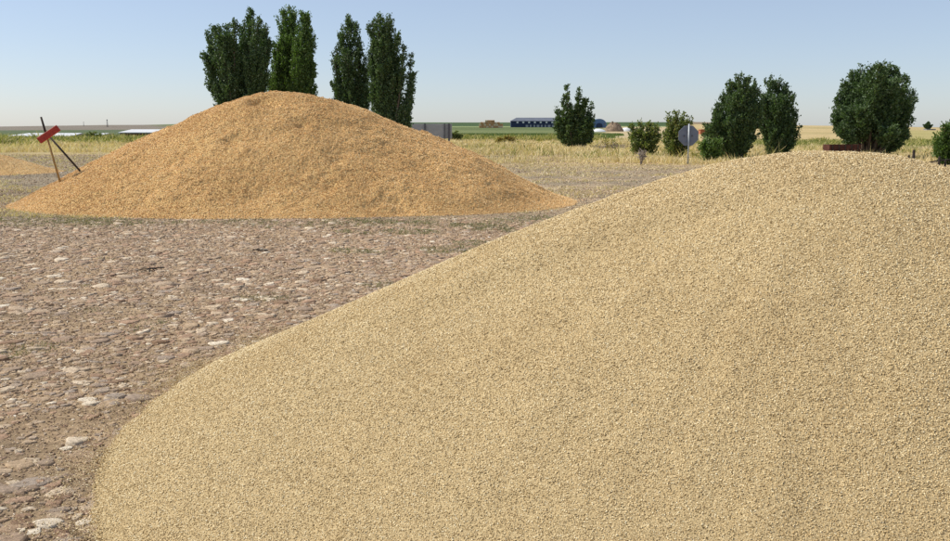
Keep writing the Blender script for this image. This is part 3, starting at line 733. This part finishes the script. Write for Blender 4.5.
# ---------------------------------------------------------------- long blue shed
D = 640
a_ = P(511, 127.8, D); b_ = P(594, 127.8, D); L = b_[0]-a_[0]; g = float(gz((a_[0]+b_[0])/2, D)); s = mpp(D)
base = np.array([(a_[0]+b_[0])/2, D, g]); zt = P(511, 121, D)[2]-g; zr = P(511, 118, D)[2]-g
root = empty('livestock_barn', base, 'long navy barn with a grey roof and a row of small white windows', 'barn')
MB().box((0, 6, zt*.5), (L, 12, zt), None, .02).build('wall', M['navy'], root)
V = [(-L/2-.5, -.6, zt-.05), (L/2+.5, -.6, zt-.05), (L/2+.5, 12.6, zt-.05), (-L/2-.5, 12.6, zt-.05), (-L/2+4, 6, zr+.3), (L/2-4, 6, zr+.3)]
T = [(0, 1, 5), (0, 5, 4), (2, 3, 4), (2, 4, 5), (3, 0, 4), (1, 2, 5), (0, 2, 1), (0, 3, 2)]
m_ = MB(); m_.add(V, T); m_.build('roof', M['grey_roof'], root)
for px in np.arange(517.5, 593, 5.8):
    x = P(px, 121, D)[0]-base[0]; MB().box((x, -.12, zt-.95), (1.3, .22, 1.15)).build('window', M['white'], root)
for k, px in enumerate(np.arange(527, 592, 3.7)):
    x = P(px, 121, D)[0]-base[0]; MB().box((x, -.06, zt*.19), (1.2 if k % 3 else 1.8, .12, zt*.38)).build('door', M['bale_b' if k % 4 == 0 else 'crop'] if False else M['panel'], root)
# arched blue store right of the tree
D2 = 600; a_ = P(592, 128.5, D2); b_ = P(606.5, 128.5, D2); g = float(gz((a_[0]+b_[0])/2, D2)); W = b_[0]-a_[0]; H = P(600, 118.8, D2)[2]-g
base = np.array([(a_[0]+b_[0])/2, D2, g]); root = empty('arched_store', base, 'blue arched store with dark doorway, behind the right side of the young tree', 'store')
arc = [(-W/2*math.cos(t)*1.0, H*(.35+.65*math.sin(t))) for t in np.linspace(0, math.pi, 15)]
m_ = MB(); m_.prism([(-W/2, -.2)]+arc+[(W/2, -.2)], 0, 22); m_.build('shell', M['blue'], root)
arc = [(W*.22*-math.cos(t), H*(.30+.22*math.sin(t))) for t in np.linspace(0, math.pi, 9)]
m_ = MB(); m_.prism([(-W*.22, 0)]+arc+[(W*.22, 0)], -.12, -.004); m_.build('door', M['navy'], root)
for sx in (-1, 1):
    m_ = MB(); m_.box((sx*W*.37, -.06, H*.4), (.9, .1, 1.6)); m_.build('window', M['grey_roof'], root)

# straw bales far away
D = 600
bl = 'big straw bale in the stack left of the long navy barn'
proto = None
rows = [10, 10, 8, 4]
for r_, nb_ in enumerate(rows):
    for k in range(nb_):
        px = 479+24*(k+.5)/10+(0 if nb_ > 8 else (1.5 if nb_ == 8 else 6)); q = P(px, 127, D); g = float(gz(q[0], D))
        if proto is None:
            proto = {}
            for c_ in ('bale_a', 'bale_b'):
                m_ = MB(); m_.box((0, 0, .62), (1.5, 2.4, 1.22), None, .08); proto[c_] = m_.build('straw_bale', M[c_])
            used = set()
        c_ = 'bale_a' if rng.random() < .6 else 'bale_b'
        o = proto[c_]
        if c_ in used: o = o.copy(); C.objects.link(o)
        used.add(c_)
        o.location = (q[0], D+rng.uniform(-.3, .3), g+r_*1.24); o.rotation_euler = (0, 0, rng.normal(0, .03))
        tag(o, bl, 'straw bale', 'straw bales stacked at the far edge of the green field')

# brown heap, white tarps
def mound(name, px, D, wpx, hpx, mt, label, cat, rough=.25, sd=1):
    q = P(px, 129, D); g = float(gz(q[0], D)); W = wpx*mpp(D)/2; H = hpx*mpp(D)
    V = [(0, 0, H*.93)]; T = []; nn, kk = 28, 9
    for i in range(1, kk+1):
        r = i/kk
        for k in range(nn):
            t = 2*math.pi*k/nn; z = H*(1-r**2.4)*(1+rough*rng.normal()*.35) if i < kk else -.3
            V.append((W*r*math.cos(t)*(1+rough*.2*rng.normal()), W*.7*r*math.sin(t), z))
    for k in range(nn): T.append((0, 1+k, 1+(k+1) % nn))
    for i in range(kk-1):
        for k in range(nn):
            a, b = 1+i*nn+k, 1+i*nn+(k+1) % nn; T += [(a, a+nn, b+nn), (a, b+nn, b)]
    m_ = MB(); m_.add(V, T); o = m_.build(name, mt, None, rough < .1); o.location = (q[0], D, g); return tag(o, label, cat)
mound('manure_heap', 614, 430, 20, 8.5, M['heap'], 'brown heap right of the blue arched store', 'heap')
mound('covered_heap', 598, 420, 17, 3, M['white'], 'low white covered heap in front of the blue arched store', 'heap', .08)
mound('covered_heap', 626, 440, 13, 3.5, M['white'], 'low white covered heap touching the rounded bush on its left', 'heap', .08)
# small brick hut, field hut
def hut(name, px, py0, py1, wpx, D, mt, rt, label):
    q = P(px, py1, D); t = P(px, py0, D); g = float(gz(q[0], D)); H = t[2]-g; W = wpx*mpp(D)
    root = empty(name, (q[0], D, g), label, 'hut'); MB().box((0, 1.5, H*.42), (W, 3, H*.84)).build('wall', mt, root)
    m_ = MB(); m_.prism([(-W/2-.15, H*.843), (W/2+.15, H*.843), (W/2-.3, H), (-W/2+.3, H)], -.2, 3.2); m_.build('roof', rt, root)
    MB().box((W*.15, -.03, H*.3), (W*.2, .06, H*.55)).build('door', M['shed_dark'], root)
hut('brick_hut', 706, 129.3, 133.5, 11, 290, M['brick'], M['brick'], 'small brick-red hut between the octagonal sign and the wide poplar')
hut('field_hut', 931, 129, 133.5, 9, 395, M['panel'], M['grey_roof'], 'small pale hut beside the tiny tree in the golden field')

# rusty trough
D = 50; q = P(842, 144.5, D); g = float(gz(q[0], D)); W = 31*mpp(D); H = q[2]-g
root = empty('trailer', (q[0], D, g), 'rusty red-brown trailer box poking above the near pile crest', 'trailer')
m_ = MB(); z0 = .42
m_.box((0, -.45, (H+z0)/2), (W, .05, H-z0)); m_.box((0, .45, (H+z0)/2), (W, .05, H-z0))
m_.box((-W/2+.027, 0, (H+z0)/2), (.05, .85, H-z0)); m_.box((W/2-.027, 0, (H+z0)/2), (.05, .85, H-z0)); m_.box((0, 0, z0+.02), (W-.11, .85, .04))
m_.build('box', M['rust'], root)
for k in range(5): MB().box((-W/2+W*(k+.5)/5, -.495, (H+z0)/2), (.05, .035, H-z0-.03)).build('rib', M['pole_dark'], root)
for sx in (-1, 1):
    for sy in (-1, 1):
        V, T = disc((sx*W*.3, sy*.5, .23), .23, .12, 20); m_ = MB(); m_.add(V, T); m_.build('wheel', M['black'], root)
MB().tube([(W/2, 0, z0), (W/2+.55, 0, .3)], .03, 6).build('drawbar', M['pole_dark'], root)

# wooden posts right
def post(px, py, D, w, label, lean=0):
    q = P(px, py, D); g = float(gz(q[0], D)); H = q[2]-g
    V = MB().tube([(0, 0, -.2), (lean*.5, 0, H*.5), (lean, 0, H-.02), (lean, 0, H)], [w, w*.96, w*.92, w*.7], 9)
    o = V.build('wooden_post', M['pole_dark']); o.location = (q[0], D, g)
    return tag(o, label, 'post', 'old wooden posts beyond the near pile')
post(914, 150, 36, .055, 'tallest dark post, standing between the round-crowned tree and the right edge tree')
post(909, 155, 36.5, .035, 'short thin post just left of the tallest post')
post(881.5, 151.5, 38, .03, 'stub of a post right of the three trunks')
post(939.5, 156.5, 34, .05, 'thick short post carrying a slanting rail')
post(945.5, 160.5, 34, .035, 'small post at the very right edge below the edge tree')
a_ = P(930, 162.3, 34); b_ = P(950, 159.0, 34.1)
m_ = MB(); m_.tube([a_, (a_+b_)/2+[0, 0, .01], b_+[.6, 0, 0]], [.022, .025, .025], 8); o = m_.build('rail', M['pole_dark'], None, True, origin=a_)
tag(o, 'slanting wooden rail lying against the short posts at right edge', 'rail')
a_ = P(657.5, 0, 1)

# ---------------------------------------------------------------- sky, sun, camera
SUN_EL, SUN_AZ = math.radians(47), math.radians(-80)      # azimuth from +Y, negative = left
w = bpy.data.worlds.new('World'); bpy.context.scene.world = w; w.use_nodes = True
nt = w.node_tree; bg = nt.nodes['Background']
sky = nt.nodes.new('ShaderNodeTexSky'); sky.sky_type = 'NISHITA'; sky.sun_disc = False
sky.sun_elevation = SUN_EL; sky.sun_rotation = SUN_AZ; sky.altitude = 1500
sky.air_density = 1.0; sky.dust_density = 1.8; sky.ozone_density = 4.0
wb = nt.nodes.new('ShaderNodeVectorMath'); wb.operation = 'MULTIPLY'; wb.inputs[1].default_value = (1.07, 1.0, 1.0)   # the camera's white balance
nt.links.new(sky.outputs[0], wb.inputs[0])
hz = nt.nodes.new('ShaderNodeMix'); hz.data_type = 'RGBA'; hz.inputs[0].default_value = .35; hz.inputs[7].default_value = (4.5, 4.9, 5.35, 1)   # thin even summer haze
nt.links.new(wb.outputs[0], hz.inputs[6]); nt.links.new(hz.outputs[2], bg.inputs[0]); bg.inputs[1].default_value = .136
sd = bpy.data.lights.new('sun', 'SUN'); sd.energy = 5.0; sd.angle = math.radians(.5); sd.color = (1, .94, .83)
so = bpy.data.objects.new('sun', sd); C.objects.link(so)
dirv = np.array([math.sin(SUN_AZ)*math.cos(SUN_EL), math.cos(SUN_AZ)*math.cos(SUN_EL), math.sin(SUN_EL)])
from mathutils import Vector
so.rotation_euler = Vector(dirv).to_track_quat('Z', 'Y').to_euler()
so.location = (-20, 10, 30)
cd = bpy.data.cameras.new('camera'); cam = bpy.data.objects.new('camera', cd); C.objects.link(cam)
cam.location = (0, 0, EY); cam.rotation_euler = (math.pi/2-TH, 0, 0)
cd.sensor_width = 36; cd.sensor_fit = 'HORIZONTAL'; cd.lens = 36*F/950; cd.clip_start = .1; cd.clip_end = 9000
sc = bpy.context.scene; sc.camera = cam
sc.view_settings.view_transform = 'Standard'; sc.view_settings.look = 'None'; sc.view_settings.exposure = 0; sc.view_settings.gamma = 1
sc.view_settings.use_curve_mapping = False
